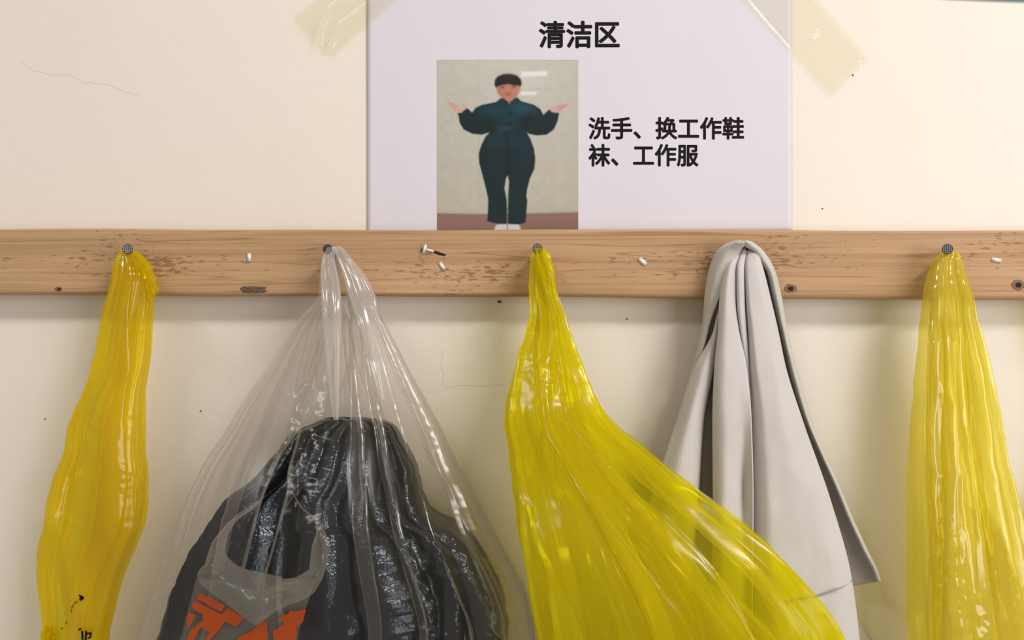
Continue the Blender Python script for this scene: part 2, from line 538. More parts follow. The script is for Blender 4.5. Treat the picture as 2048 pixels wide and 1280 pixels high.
def nail(px, py, head_depth, tilt=8, side=0, parent=rail, r=0.0033, shiny=False):
    tip = Vector(P(px, py, head_depth))
    ax = Vector((math.sin(math.radians(side)), -math.cos(math.radians(tilt)), math.sin(math.radians(tilt)))).normalized()
    rot = ax.to_track_quat('Z', 'Y').to_matrix().to_4x4()
    mt = Matrix.Translation(tip) @ rot
    L = head_depth - BT + 0.006
    bm = bmesh.new()
    lathe(bm, [(0.0004, -L), (0.00155, -L+0.002), (0.00155, -0.0012)], 14, mt)
    s = bm_obj('nail', bm, M['nail'], parent)
    bm = bmesh.new()
    lathe(bm, [(0.0016, -0.0016), (r*0.93, -0.0013), (r, -0.0008), (r, -0.0003), (r*0.93, 0.0)], 20, mt)
    # checkered striking face
    nf = len(bm.faces)
    for i in range(-2, 3):
        for j in range(-2, 3):
            if i*i+j*j <= 5:
                q = r*0.34
                c = mt @ Vector((i*q, j*q, 0.0))
                bmesh.ops.create_cube(bm, size=1, matrix=mt @ Matrix.Translation((i*q, j*q, 0.0001)) @ Matrix.Diagonal((q*0.62, q*0.62, 0.0004, 1)))
    if shiny:
        bm.faces.ensure_lookup_table()
        for f_ in bm.faces[nf:]: f_.material_index = 1
    h = bm_obj('nail_head', bm, M['nail'], s, smooth=False)
    h.data.materials.append(M['steel'])
    h.parent = s
    h.matrix_parent_inverse = Matrix.Translation(rail.location).inverted() @ Matrix.Translation(rail.location)
    return s
NAILD = 0.042
nail(255, 498, NAILD, 3, 19, shiny=True)
nail(655, 498, NAILD, 9, 4)
nail(1075, 497, NAILD, 0, -1, shiny=True)
nail(1895, 498, NAILD, 2, -23, shiny=True)
nail(1496, 507, 0.034, 5, 0)
nail(2150, 499, NAILD, 5, 0)

def staple(px, py, ang, ln=17, wd=7):
    """flattened crown of a staple driven into the board"""
    c = Vector(P(px, py, BT)); s = 1/ (F/(DIST-BT))
    bm = bmesh.new()
    R = Matrix.Translation(c) @ Matrix.Rotation(math.radians(ang), 4, 'Y')
    bmesh.ops.create_cube(bm, size=1, matrix=R @ Matrix.Translation((0, -0.0004, 0)) @ Matrix.Diagonal((ln*s, 0.0012, wd*s, 1)))
    for e in (-1, 1):
        bmesh.ops.create_cube(bm, size=1, matrix=R @ Matrix.Translation((e*(ln/2-1)*s, 0.0015, 0)) @ Matrix.Diagonal((2*s, 0.004, wd*s, 1)))
    bmesh.ops.bevel(bm, geom=list(bm.edges), offset=0.00028, segments=2, affect='EDGES')
    return bm_obj('staple', bm, M['staple'], rail)
staple(498.5, 515, 90, 18, 8)
staple(884, 532, 58, 17, 8)
staple(1285, 523, 45, 19, 9)
staple(1992, 520, 12, 19, 8)
def bent_staple():
    def bar(bm, a, b, wd, d0, d1, th=0.0012):
        A = np.array(P(a[0], a[1], d0)); B = np.array(P(b[0], b[1], d1))
        v = Vector(B-A); R = v.to_track_quat('X', 'Z').to_matrix().to_4x4()
        bmesh.ops.create_cube(bm, size=1, matrix=Matrix.Translation((A+B)/2) @ R @ Matrix.Diagonal((v.length, th, wd/F*(DIST-BT), 1)))
    bm = bmesh.new()
    bar(bm, (846, 506), (852, 489), 6, BT+0.003, BT+0.003)
    bar(bm, (850, 498), (868, 503), 4.5, BT+0.003, BT+0.0012)
    bmesh.ops.bevel(bm, geom=list(bm.edges), offset=0.0003, segments=2, affect='EDGES')
    o = bm_obj('bent_staple', bm, M['staple'], rail)
    h = prism('splintered_hole', [(866, 500), (876, 503), (884, 506), (893, 509), (888, 512), (878, 510), (868, 506)], BT-0.0002, 0.0005, M['hole'], rail)
    h2 = prism('splintered_hole', [(841, 502), (845, 495), (847, 500), (845, 506)], BT-0.0002, 0.0005, M['hole'], rail)
bent_staple()

# ------------------------------------------------------------------ printed notice
def inpoly(X, Y, poly):
    a = np.array(poly, float); ins = np.zeros(X.shape, bool)
    x1, y1 = a[-1]
    for x2, y2 in a:
        if y1 != y2:
            c = ((y1 > Y) != (y2 > Y)) & (X < (x2-x1)*(Y-y1)/(y2-y1)+x1)
            ins ^= c
        x1, y1 = x2, y2
    return ins

def blur(a, s):
    if s <= 0: return a
    r = int(3*s)+1
    k = np.exp(-0.5*(np.arange(-r, r+1)/s)**2); k /= k.sum()
    p = np.pad(a, [(r, r), (r, r)]+[(0, 0)]*(a.ndim-2), mode='edge')
    t = sum(k[i]*p[i:i+a.shape[0]] for i in range(2*r+1))
    return sum(k[i]*t[:, i:i+a.shape[1]] for i in range(2*r+1))

def print_picture():
    """the printed snapshot, drawn as flat colours on a fine grid"""
    st = 2.0
    gx = np.arange(48+st/2, 1056, st); gy = np.arange(32+st/2, 1250, st)
    X, Y = np.meshgrid(gx, gy)
    img = np.zeros(X.shape+(3,))
    t = (Y-32)/1218
    for c, (a, b) in enumerate(zip((196, 189, 181), (184, 174, 158))):
        img[..., c] = a+(b-a)*t - 5*((X-550)/500)**2 + 4*((X > 250) & (Y < 700))*0
    img += 3*fbm(X/40, Y/40, 0, 5)[..., None]
    def paint(poly, col, soft=1.0, alpha=1.0):
        m = inpoly(X, Y, poly).astype(float)
        m = blur(m, soft)*alpha
        img[:] = img*(1-m[..., None]) + np.array(col, float)*m[..., None]
    R = lambda x0, y0, x1, y1: [(x0, y0), (x1, y0), (x1, y1), (x0, y1)]
    paint(R(342, 32, 346, 290), (178, 170, 156), 1, .8); paint(R(342, 570, 346, 1115), (170, 160, 142), 1, .8)
    paint(R(868, 800, 871, 1125), (172, 163, 146), 1, .5)
    paint(R(48, 962, 410, 966), (174, 165, 148), 2, .5); paint(R(690, 962, 1056, 966), (174, 165, 148), 2, .5)
    paint([(648, 120), (840, 115), (828, 150), (648, 158)], (228, 224, 220), 3)
    paint([(650, 160), (815, 160), (800, 220), (650, 240)], (205, 199, 190), 8, .6)
    paint([(640, 262), (768, 262), (752, 286), (636, 286)], (226, 222, 218), 3)
    paint([(40, 1128), (340, 1134), (700, 1130), (1060, 1122), (1060, 1260), (40, 1260)], (140, 105, 96), 2)
    paint([(40, 1126), (415, 1132), (415, 1140), (40, 1136)], (120, 100, 92), 2, .6)
    paint([(685, 1128), (1060, 1120), (1060, 1130), (685, 1138)], (120, 100, 92), 2, .6)
    paint(R(690, 1150, 1060, 1250), (132, 98, 90), 20, .5)
    # shoes
    paint([(455, 1250), (466, 1215), (480, 1203), (635, 1205), (648, 1250)], (206, 207, 212), 2)
    paint(R(549, 1200, 554, 1250), (120, 118, 120), 1)
    suit = [(500, 312), (560, 335), (625, 305), (650, 330), (740, 355), (785, 385), (805, 427), (850, 385), (918, 412), (908, 470), (880, 530), (830, 567), (760, 573), (705, 562), (688, 548), (715, 600), (740, 670), (749, 740), (742, 810), (710, 880), (690, 960), (685, 1010), (692, 1030), (680, 1192), (640, 1205), (553, 1200), (556, 1000), (562, 900), (553, 855), (540, 880), (530, 950), (545, 1030), (548, 1110), (545, 1200), (480, 1200), (408, 1183), (415, 1030), (400, 960), (375, 860), (350, 770), (347, 700), (365, 640), (395, 580), (425, 550), (370, 567), (300, 560), (240, 530), (210, 480), (203, 430), (192, 420), (265, 378), (300, 410), (325, 375), (370, 355), (470, 335)]
    base = img.copy()
    paint(suit, (27, 46, 50), 1.2)
    mS = blur(inpoly(X, Y, suit).astype(float), 1.2)
    # sheen and creases of the satin suit, as printed
    paint([(345, 365), (490, 345), (640, 350), (760, 380), (770, 440), (690, 420), (600, 480), (540, 480), (470, 440), (390, 470), (365, 420)], (24, 74, 88), 12, .85)
    paint([(590, 350), (650, 335), (735, 370), (700, 410), (620, 400)], (36, 96, 112), 10, .8)
    paint([(470, 520), (540, 505), (620, 515), (560, 535), (490, 545)], (40, 102, 110), 6, .7)
    paint([(455, 570), (560, 550), (640, 570), (700, 600), (720, 700), (660, 660), (480, 660), (390, 640), (410, 590)], (24, 66, 82), 14, .75)
    paint([(620, 700), (690, 660), (700, 800), (650, 900), (630, 820)], (26, 58, 66), 14, .6)
    paint([(560, 960), (680, 980), (680, 1180), (580, 1190)], (26, 60, 60), 14, .5)
    paint([(415, 980), (530, 970), (535, 1180), (420, 1170)], (25, 50, 52), 14, .5)
    paint([(380, 440), (430, 430), (470, 560), (420, 545)], (17, 30, 34), 8, .7)
    paint([(650, 450), (730, 400), (720, 470), (690, 550), (665, 520)], (17, 30, 34), 8, .7)
    paint([(215, 470), (330, 450), (400, 520), (330, 560), (240, 530)], (18, 32, 32), 14, .6)
    paint([(720, 480), (860, 440), (900, 480), (850, 560), (740, 565)], (20, 32, 32), 14, .6)
    paint([(540, 560), (560, 560), (562, 860), (540, 860)], (14, 28, 32), 5, .8)
    paint([(500, 545), (690, 548), (690, 556), (500, 556)], (20, 50, 58), 3, .7)
    paint([(360, 690), (380, 680), (410, 900), (420, 1020), (400, 960)], (17, 32, 36), 8, .6)
    for bx, by in ((568, 418), (565, 490)):
        paint([(bx+13*math.cos(a), by+13*math.sin(a)) for a in np.linspace(0, 6.2, 12)], (14, 32, 38), 2, .9)
    img[:] = base*(1-mS[..., None]) + img*np.array((0.72, 0.78, 0.80))*mS[..., None]
    # collar, throat
    paint([(520, 305), (605, 305), (580, 328), (553, 332)], (186, 126, 104), 2)
    paint([(557, 330), (572, 328), (572, 352), (558, 350)], (170, 130, 70), 2, .8)
    paint([(497, 312), (520, 305), (553, 334), (552, 352), (520, 340)], (18, 42, 50), 1.5)
    paint([(625, 305), (604, 305), (574, 334), (574, 350), (610, 332)], (20, 52, 62), 1.5)
    # face
    paint([(470, 205), (475, 245), (486, 278), (508, 300), (540, 315), (580, 315), (612, 300), (632, 270), (642, 235), (645, 200), (560, 190)], (184, 120, 98), 2)
    paint([(480, 225), (500, 290), (520, 305), (500, 250)], (164, 100, 80), 6, .6)
    paint([(590, 225), (636, 220), (630, 270), (600, 290)], (196, 134, 110), 8, .5)
    paint([(498, 228), (528, 226), (528, 234), (500, 236)], (80, 48, 42), 2, .9)
    paint([(580, 226), (612, 226), (610, 235), (582, 234)], (80, 48, 42), 2, .9)
    paint([(545, 238), (562, 238), (568, 262), (542, 262)], (200, 138, 112), 3, .6)
    paint([(540, 262), (570, 262), (568, 268), (542, 268)], (140, 84, 70), 2, .7)
    paint([(525, 280), (555, 276), (582, 280), (556, 288)], (146, 72, 64), 2, .9)
    # hair
    paint([(460, 215), (462, 180), (480, 155), (520, 138), (570, 135), (620, 148), (645, 175), (652, 205), (640, 228), (630, 215), (600, 218), (560, 205), (520, 212), (490, 220), (470, 232)], (32, 26, 26), 2)
    paint([(510, 155), (560, 143), (610, 155), (560, 160)], (72, 62, 60), 6, .7)
    # hands: palm, four fingers, thumb
    skin = (206, 160, 150); sh = (176, 112, 102)
    paint([(168, 392), (190, 372), (232, 382), (262, 378), (224, 412), (185, 412)], skin, 1.5)
    for a in ([(120, 330), (130, 330), (196, 358), (205, 375), (190, 380)], [(117, 342), (126, 340), (190, 372), (186, 384), (170, 382)], [(122, 358), (134, 354), (182, 382), (176, 394)], [(150, 385), (160, 380), (190, 398), (182, 404)], [(226, 352), (240, 350), (254, 362), (262, 378), (246, 384), (234, 366)]):
        paint(a, skin, 1.2); 
    paint([(128, 334), (196, 360), (200, 366), (130, 338)], sh, 1.2, .8)
    paint([(124, 350), (184, 378), (184, 384), (126, 354)], sh, 1.2, .7)
    paint([(850, 388), (872, 370), (910, 368), (930, 385), (914, 412), (880, 412), (858, 402)], skin, 1.5)
    for a in ([(905, 372), (960, 350), (990, 344), (992, 352), (940, 380), (915, 392)], [(915, 388), (950, 372), (980, 356), (978, 364), (930, 402), (916, 404)], [(900, 366), (940, 350), (965, 348), (930, 368)], [(918, 400), (950, 384), (935, 402)], [(850, 388), (862, 374), (885, 370), (880, 384)]):
        paint(a, skin, 1.2)
    paint([(915, 384), (975, 352), (978, 356), (918, 392)], sh, 1.2, .8)
    paint([(905, 366), (955, 350), (957, 354), (908, 372)], sh, 1.2, .7)
    img = blur(img, 1.3)
    img += 2.2*vnoise(X/5, Y/5, 0, 9)[..., None]
    return gx, gy, np.clip(img, 0, 255)

def wallwarp(x, z, cx, half):
    """how far the sheet stands off the wall: edges curl out a little"""
    s = np.abs(x-cx)/half
    return 0.0006 + 0.0030*np.clip(s-0.9, 0, 1) + 0.0003*np.sin(x*38+z*9)**2

def make_notice():
    TLx, TRx = 735, 1584
    A = P(TLx, 460, 0.0); B = P(1583, 460, 0.0); Tp = P(TLx, -46, 0.0)
    zbot = P(1000, 461, BT)[2]-0.004; ztop = Tp[2]
    zbot = P(1000, 466, 0.0)[2]
    x0, x1 = A[0], B[0]; cx = (x0+x1)/2; half = (x1-x0)/2
    X, Z = np.meshgrid(np.linspace(x0, x1, 90), np.linspace(ztop, zbot, 60))
    off = wallwarp(X, Z, cx, half)
    root = empty('notice_sheet', (cx, -0.0005, zbot))
    tag(root, 'white printed notice about clean area clothing, taped to the wall above the rail', 'notice')
    pap = gridobj('paper', np.stack([X, -off, Z], -1), M['paper'], root)
    m = solidify(pap, 0.00012)
    # snapshot
    gx, gy, img = print_picture()
    GX, GY = np.meshgrid(gx[::1]/3.556+860, gy[::1]/3.556+110)
    st = 4
    # average down to about one sample per pixel
    h, w_ = img.shape[0]//2*2, img.shape[1]//2*2
    def ds(a): return (a[:h:2, :w_:2]+a[1:h:2, :w_:2]+a[:h:2, 1:w_:2]+a[1:h:2, 1:w_:2])/4
    I = ds(img); gX = ds(GX); gY = ds(GY)
    W = P(gX, gY, 0.0008)
    keep = W[:, 0, 2] > zbot
    I = I[keep]; W = W[keep]
    W[..., 1] = -(wallwarp(W[..., 0], W[..., 2], cx, half)+0.00022)
    me = bpy.data.meshes.new('printed_snapshot')
    nv, nu = W.shape[:2]
    me.from_pydata([tuple(v) for v in W.reshape(-1, 3)], [], [tuple(map(int, q)) for q in gridfaces(nv, nu)])
    at = me.color_attributes.new('print', 'FLOAT_COLOR', 'POINT')
    # printed colour relative to the bare paper
    c = lin(I.reshape(-1, 3))/np.array(lin((221, 212, 220)))*np.array((0.66, 0.63, 0.675))
    at.data.foreach_set('color', np.concatenate([c, np.ones((len(c), 1))], 1).astype(np.float32).ravel())
    me.update()
    mt, nt, N, L = nodes('printed_snapshot_ink')
    a = N.new('ShaderNodeAttribute'); a.attribute_name = 'print'
    L.new(a.outputs['Color'], N['Principled BSDF'].inputs['Base Color'])
    N['Principled BSDF'].inputs['Roughness'].default_value = 0.6
    N['Principled BSDF'].inputs['Specular IOR Level'].default_value = 0.3
    sn = link('printed_snapshot', me, mt, root)
    sn['label'] = 'printed photo of a person in a dark teal work suit, both palms raised'
    # lettering
    def text(name, body, l, r, top, bot, bold, label):
        cu = bpy.data.curves.new(name, 'FONT')
        cu.body = body
        cu.size = 1.0
        cu.offset = 0.0
        cu.resolution_u = 4
        o = bpy.data.objects.new(name, cu); COL.objects.link(o)
        dg = bpy.context.evaluated_depsgraph_get(); dg.update()
        me = bpy.data.meshes.new_from_object(o.evaluated_get(dg))
        bpy.data.objects.remove(o)
        n = len(me.vertices); co = np.zeros(n*3); me.vertices.foreach_get('co', co); co = co.reshape(-1, 3)
        mn, mx = co.min(0), co.max(0)
        px = l+(co[:, 0]-mn[0])/(mx[0]-mn[0])*(r-l)
        py = bot-(co[:, 1]-mn[1])/(mx[1]-mn[1])*(bot-top)
        Wd = P(px, py, 0.0008)
        polys = [list(p.vertices) for p in me.polygons]
        bpy.data.meshes.remove(me)
        vs = []; fs = []
        e = bold/2860
        for k, (ax, az) in enumerate(((0, 0), (e, 0), (-e, 0), (0, e), (0, -e), (e*.7, e*.7), (-e*.7, e*.7), (e*.7, -e*.7), (-e*.7, -e*.7))):
            q = Wd+np.array([ax, 0, az])
            q[:, 1] = -(wallwarp(q[:, 0], q[:, 2], cx, half)+0.00022+k*0.000004)
            vs.append(q); fs += [[i+k*n for i in p] for p in polys]
        me = bpy.data.meshes.new(name); me.from_pydata([tuple(v) for v in np.vstack(vs)], [], fs); me.update()
        lo = link(name, me, M['ink'], root, smooth=False)
        lo['label'] = label
    text('heading_lettering', '清洁区', 1079, 1238, 43, 95, 1.5, 'bold black heading of three Chinese characters')
    text('lettering_line', '洗手、换工作鞋', 1178, 1487, 235, 278, 1.15, 'first line of black Chinese instructions')
    text('lettering_line', '袜、工作服', 1178, 1396, 289, 332, 1.15, 'second line of black Chinese instructions')
    return root
notice = make_notice()

def tape(name, quad, ridges, label, seed):
    """strip of wide clear tape: quad = end corners then far corners, in pixels; ridges stand proud"""
    q = np.array(quad, float)
    nu, nv = 90, 110
    u, v = np.meshgrid(np.linspace(0, 1, nu), np.linspace(0, 1, nv))
    rng = np.random.default_rng(seed)
    jag = 0.02*vnoise(u*30, 0*u, 0, seed)*np.clip(1-v*12, 0, 1)
    vv = v+jag
    px = (q[0, 0]*(1-u)+q[1, 0]*u)*(1-vv)+(q[3, 0]*(1-u)+q[2, 0]*u)*vv
    py = (q[0, 1]*(1-u)+q[1, 1]*u)*(1-vv)+(q[3, 1]*(1-u)+q[2, 1]*u)*vv
    d = 0.0022 + 0.0002*fbm(u*2, v*2, 0, seed)
    for path, h, wd in ridges:
        p = np.array(path, float); best = np.full(px.shape, 1e9)
        for a, b in zip(p[:-1], p[1:]):
            ab = b-a; tt = np.clip(((px-a[0])*ab[0]+(py-a[1])*ab[1])/(ab@ab), 0, 1)
            best = np.minimum(best, np.hypot(px-a[0]-tt*ab[0], py-a[1]-tt*ab[1]))
        d = d + h*np.exp(-(best/wd)**2)
    W = P(px, py, 0.002); W[..., 1] = -d
    o = gridobj(name, W, M['tape'])
    tag(o, label, 'tape', 'strips of tape holding the notice')
    return o
tape('adhesive_tape', [(586, 36), (660, 116), (860, -58), (790, -130)],
     [([(694, -5), (660, 22), (643, 48), (637, 90)], 0.0042, 4.5), ([(760, -8), (720, 26), (685, 52), (664, 82), (660, 94)], 0.0042, 4.5)],
     'yellowed clear tape with two raised creases on the left top of the notice', 3)
tape('adhesive_tape', [(1664, 192), (1738, 116), (1560, -90), (1440, -50)],
     [([(1680, 180), (1722, 130)], 0.0012, 4), ([(1492, 0), (1530, 45), (1580, 100)], 0.0008, 3), ([(1622, 72), (1632, 66)], 0.0015, 4)],
     'yellowed clear tape with a ragged end on the right top of the notice', 8)
def blue_card():
    a = P(1955, 0, 0.001); b = P(2048, 3.5, 0.001)
    sl = (b[2]-a[2])/(b[0]-a[0])
    x0 = a[0]-0.06; x1 = a[0]+0.22
    z = lambda x: a[2]+sl*(x-a[0])+0.0003
    bm = bmesh.new()
    n = 12
    xs = np.linspace(x0, x1, n)
    V = np.array([[(x, -0.0008-0.0006*math.sin(i*0.5)**2, z(x)+h) for i, x in enumerate(xs)] for h in np.linspace(0, 0.18, 8)])
    o = gridobj('wall_poster', V, M['blue'])
    solidify(o, 0.0001)
    tag(o, 'blue edge of a poster at the top right corner of the picture', 'poster')
blue_card()

# ------------------------------------------------------------------ plastic bags
def tri(x):
    return np.arcsin(np.sin(x)*0.985)*(2/math.pi)

def tube(left, right, y0, y1, dc, th, nu, nv, ks, ov, fd, seed, crumple, drift, amp, wob=1.2, dent=0.0):
    """one closed tube of film: silhouette left/right(y) in pixels, centre depth dc(y), half thickness th(y);
    pleats ks run down from the nail, ov > 1 folds them over themselves"""
    rng = np.random.default_rng(seed)
    ys = y0+(y1-y0)*np.linspace(0, 1, nv)**1.15
    v = (ys-ys[0])/(ys[-1]-ys[0])
    T, Vv = np.meshgrid(np.linspace(0, 2*np.pi, nu+1)[:-1], v)
    dcv = dc(ys)
    lx = left(ys)+wob*fbm(ys/22, 0.5, 0, seed+1, 2); rx = right(ys)+wob*fbm(ys/22, 7.5, 0, seed+2, 2)
    PL = P(lx, ys, dcv); PR = P(rx, ys, dcv)
    hw = (PR[:, 0]-PL[:, 0])/2
    S = np.zeros_like(T); Cc = np.zeros_like(T); tot = 0
    for k in ks:
        p = rng.uniform(0, 6.28); d_ = rng.normal(0, drift); w_ = rng.uniform(0.6, 1.0)
        mod = np.clip(0.55+0.75*vnoise(T*k/6.28*0.5, Vv*2.6, p, seed+k), 0, 1.3)
        ph = k*T+p+d_*Vv*2+0.7*vnoise(Vv*4+p, T*0.8, 0, seed+3*k)
        S += w_*mod*tri(ph)/k
        Cc += w_*mod*tri(ph+1.57)
        tot += w_
    A = (amp(ys) if amp else np.ones(nv))[:, None]
    env = np.abs(np.sin(T))**0.5
    s = (np.clip(-np.cos(T)+ov*S*env*A*2.2, -1, 1)+1)/2
    base = PL[:, None, :]*(1-s[..., None])+PR[:, None, :]*s[..., None]
    prof = np.sign(np.sin(T))*np.abs(np.sin(T))**0.5
    dep = th(ys)[:, None]*prof + fd*A*Cc/tot*2*env*np.minimum(1, hw[:, None]/0.03)
    side = np.where(np.sin(T) >= 0, 0.0, 50.0)
    U = T/(2*np.pi); arc = (ys-y0)[:, None]/2860.0
    wU = np.minimum(1, hw[:, None]/0.02)
    # long pull wrinkles, and patches of short cross crinkles
    cr = 0.8*ridged(U*20, arc*8+U*5, side, seed, 2)+0.22*ridged(U*70, arc*12, side, seed+5, 2)
    X, Z = base[..., 0], base[..., 2]
    patch = np.clip(fbm(X*26, Z*14, side, seed+9, 2)*1.6-0.35, 0, 1)
    cr = cr+patch*(1.1*ridged(X*120+Z*40, Z*85-X*50, side, seed+11, 2)+0.5*ridged(X*300, Z*210+X*90, side, seed+12, 2))
    dep = dep+crumple*cr*env*wU
    if dent:      # a few large flat facets where the film is dented
        dep = dep+dent*ridged(X*22+Z*6, Z*9-X*5, side*3, seed+31, 2)*env*wU
    base = base.copy()
    base[..., 1] = base[..., 1]-dep
    pull = np.clip(0.5+0.55*fbm(U*24, arc*5, side, seed+21, 2)+0.4*fbm(U*75, arc*6, side, seed+22, 2), 0, 1)
    return base, pull

def fastmesh(name, VV, FF, mat, parent, attr=None):
    me = bpy.data.meshes.new(name)
    me.vertices.add(len(VV)); me.vertices.foreach_set('co', np.asarray(VV, np.float32).ravel())
    n = len(FF)
    me.loops.add(n*4); me.loops.foreach_set('vertex_index', np.asarray(FF, np.int32).ravel())
    me.polygons.add(n); me.polygons.foreach_set('loop_start', np.arange(0, n*4, 4, dtype=np.int32))
    me.update(calc_edges=True); me.validate()
    if attr is not None:
        at = me.attributes.new('pull', 'FLOAT', 'POINT'); at.data.foreach_set('value', np.asarray(attr, np.float32))
    return link(name, me, mat, parent)

def bag_film(name, parent, mat, left, right, y0, y1, dc, th, nu=320, nv=280, ks=(7, 11, 17, 25), ov=1.0, fd=0.004, seed=0,
             crumple=0.0011, drift=0.5, amp=None, cores=(), streak=0.6, wob=1.2, dent=0.0):
    """the bag's film as ONE mesh: outer tube, and the gusset folds gathered inside it (cores)"""
    VV = []; AA = []; FF = []; off = 0
    jobs = [(left, right, y0, y1, dc, th, nu, nv, ks, ov, fd, seed, crumple)]
    for q, (a0, b0, a1, b1, ya, yb, dn) in enumerate(cores):
        def mk(f0, f1):
            return lambda y: (lambda t: left(y)*(1-t)+right(y)*t)(f0+(f1-f0)*np.clip((np.asarray(y)-ya)/(yb-ya), 0, 1))
        jobs.append((mk(a0, a1), mk(b0, b1), ya, yb, (lambda y, dn=dn: dc(y)+dn*th(y)), (lambda y: th(y)*0.25+0.0006), nu//2, nv*2//3,
                     ks[:3], ov*1.1, fd*0.7, seed+100+q, crumple*0.7))
    for i, j in enumerate(jobs):
        V, pull = tube(*j, drift, amp, wob, dent)
        if i:        # a gusset fold is a single sheet
            V = V[:, :V.shape[1]//2+1]; pull = pull[:, :V.shape[1]]
        V = clampback(V)
        n0, n1 = V.shape[:2]
        VV.append(V.reshape(-1, 3)); AA.append((pull*streak).ravel())
        FF.append(gridfaces(n0, n1, i == 0)+off)
        off += n0*n1
    return fastmesh(name, np.vstack(VV), np.vstack(FF), mat, parent, np.concatenate(AA))

def close_bottom(n, nv, nu):
    return [[(nv-1)*nu+j for j in range(nu)]]

def clampback(V, ymax=-0.0015):
    """the back of the bag rests against the wall, or the board higher up"""
    zt = P(1000, 596, BT)[2]-0.0012
    lim = np.where(V[..., 2] > zt-0.004, -BT-0.0012, ymax)
    lim = np.where((V[..., 2] <= zt-0.004) & (V[..., 2] > zt-0.03), ymax+( -BT-0.0012-ymax)*((V[..., 2]-(zt-0.03))/0.026), lim)
    over = V[..., 1]-lim
    V[..., 1] = np.where(over > 0, lim-0.0006*np.sin(over*900)**2, V[..., 1])
    return V

# ---- left yellow bag
def left_bag():
    L_ = pts([(500, 249), (520, 237), (560, 228), (620, 212), (680, 203), (750, 190), (770, 181), (820, 155), (860, 140), (900, 136), (950, 118), (1000, 107), (1050, 98), (1100, 86), (1150, 82), (1200, 91), (1240, 99), (1290, 100), (1400, 90), (1520, 88)])
    R_ = pts([(500, 268), (515, 289), (540, 303), (570, 308), (620, 306), (680, 300), (740, 292), (790, 283), (840, 282), (900, 283), (950, 289), (1000, 289), (1040, 284), (1080, 271), (1130, 250), (1180, 231), (1220, 223), (1290, 210), (1400, 225), (1520, 230)])
    dc = pts([(500, 0.033), (600, 0.036), (700, 0.034), (1000, 0.036), (1520, 0.036)])
    th = pts([(500, 0.005), (560, 0.007), (700, 0.009), (1000, 0.012), (1400, 0.014), (1520, 0.004)])
    root = empty('plastic_bag', P(255, 505, 0.033))
    tag(root, 'narrow crumpled deep yellow bag hanging from the leftmost nail', 'plastic bag')
    bag_film('bag_film', root, M['yellow_deep'], L_, R_, 500, 1520, dc, th, 380, 420, (5, 8, 13, 19), 1.2, 0.006, 4, 0.0011, streak=0.3, dent=0.0035,
             cores=[(.15, .8, .42, .97, 500, 1510, 0.3), (.3, .9, .5, .8, 500, 1500, -0.3), (.1, .55, .25, .6, 500, 760, 0.5)])
    # turned-out loop of the handle beside the nail
    nv, nu = 50, 36
    t = np.linspace(0, 1, nv); a = np.linspace(-1, 1, nu)
    cx = np.interp(t, [0, .3, .6, .85, 1], [268, 290, 302, 306, 296]); cy = np.interp(t, [0, .3, .6, .85, 1], [505, 530, 560, 590, 606])
    wd = np.interp(t, [0, .3, .6, .85, 1], [6, 14, 12, 15, 8])
    A, T = np.meshgrid(a, t)
    px = cx[:, None]+A*wd[:, None]+2*np.sin(T*30+A*4); py = cy[:, None]+A*np.interp(t, [0, .6, .85, 1], [0, 2, -9, -4])[:, None]
    dd = 0.046+0.004*np.cos(A*2.6)+0.0012*np.sin(A*14+T*8)
    W = P(px, py, dd)
    gridobj('handle_loop', W, M['yellow_deep'], root)
    # ragged frill at the bottom left
    nv, nu = 40, 60
    a, t = np.meshgrid(np.linspace(0, 1, nu), np.linspace(0, 1, nv))
    px = 82+46*a+3*np.sin(t*14+a*5); py = 1252+3*np.sin(a*25)+(60*t)*(0.8+0.3*np.sin(a*9))+6*a
    dd = 0.049+0.004*np.sin(a*22+t*3)+0.003*np.sin(t*19+a*6)
    gridobj('frill', P(px, py, dd), M['yellow_deep'], root)
    # black print on the film: broken curve and a cut-off character
    marks = [[(157, 1189), (166, 1193), (168, 1197), (160, 1196)], [(158, 1197), (166, 1194), (167, 1199), (160, 1202)], [(148, 1205), (154, 1201), (155, 1204), (147, 1210)], [(142, 1214), (146, 1209), (147, 1212), (143, 1219)], [(141, 1221), (144, 1219), (144, 1224), (142, 1226)], [(131, 1246), (134, 1240), (134, 1246), (132, 1251)], [(121, 1256), (126, 1255), (126, 1259), (122, 1260)],
             [(162, 1262), (166, 1262), (167, 1280), (163, 1280)], [(170, 1262), (174, 1261), (173, 1284), (169, 1284)], [(173, 1266), (183, 1264), (183, 1268), (174, 1270)], [(179, 1268), (183, 1268), (182, 1276), (176, 1278), (175, 1275), (179, 1274)], [(156, 1258), (162, 1256), (163, 1260), (157, 1261)]]
    for mk in marks:
        prism('printed_mark', mk, 0.0535, 0.0003, M['ink'], root)
left_bag()

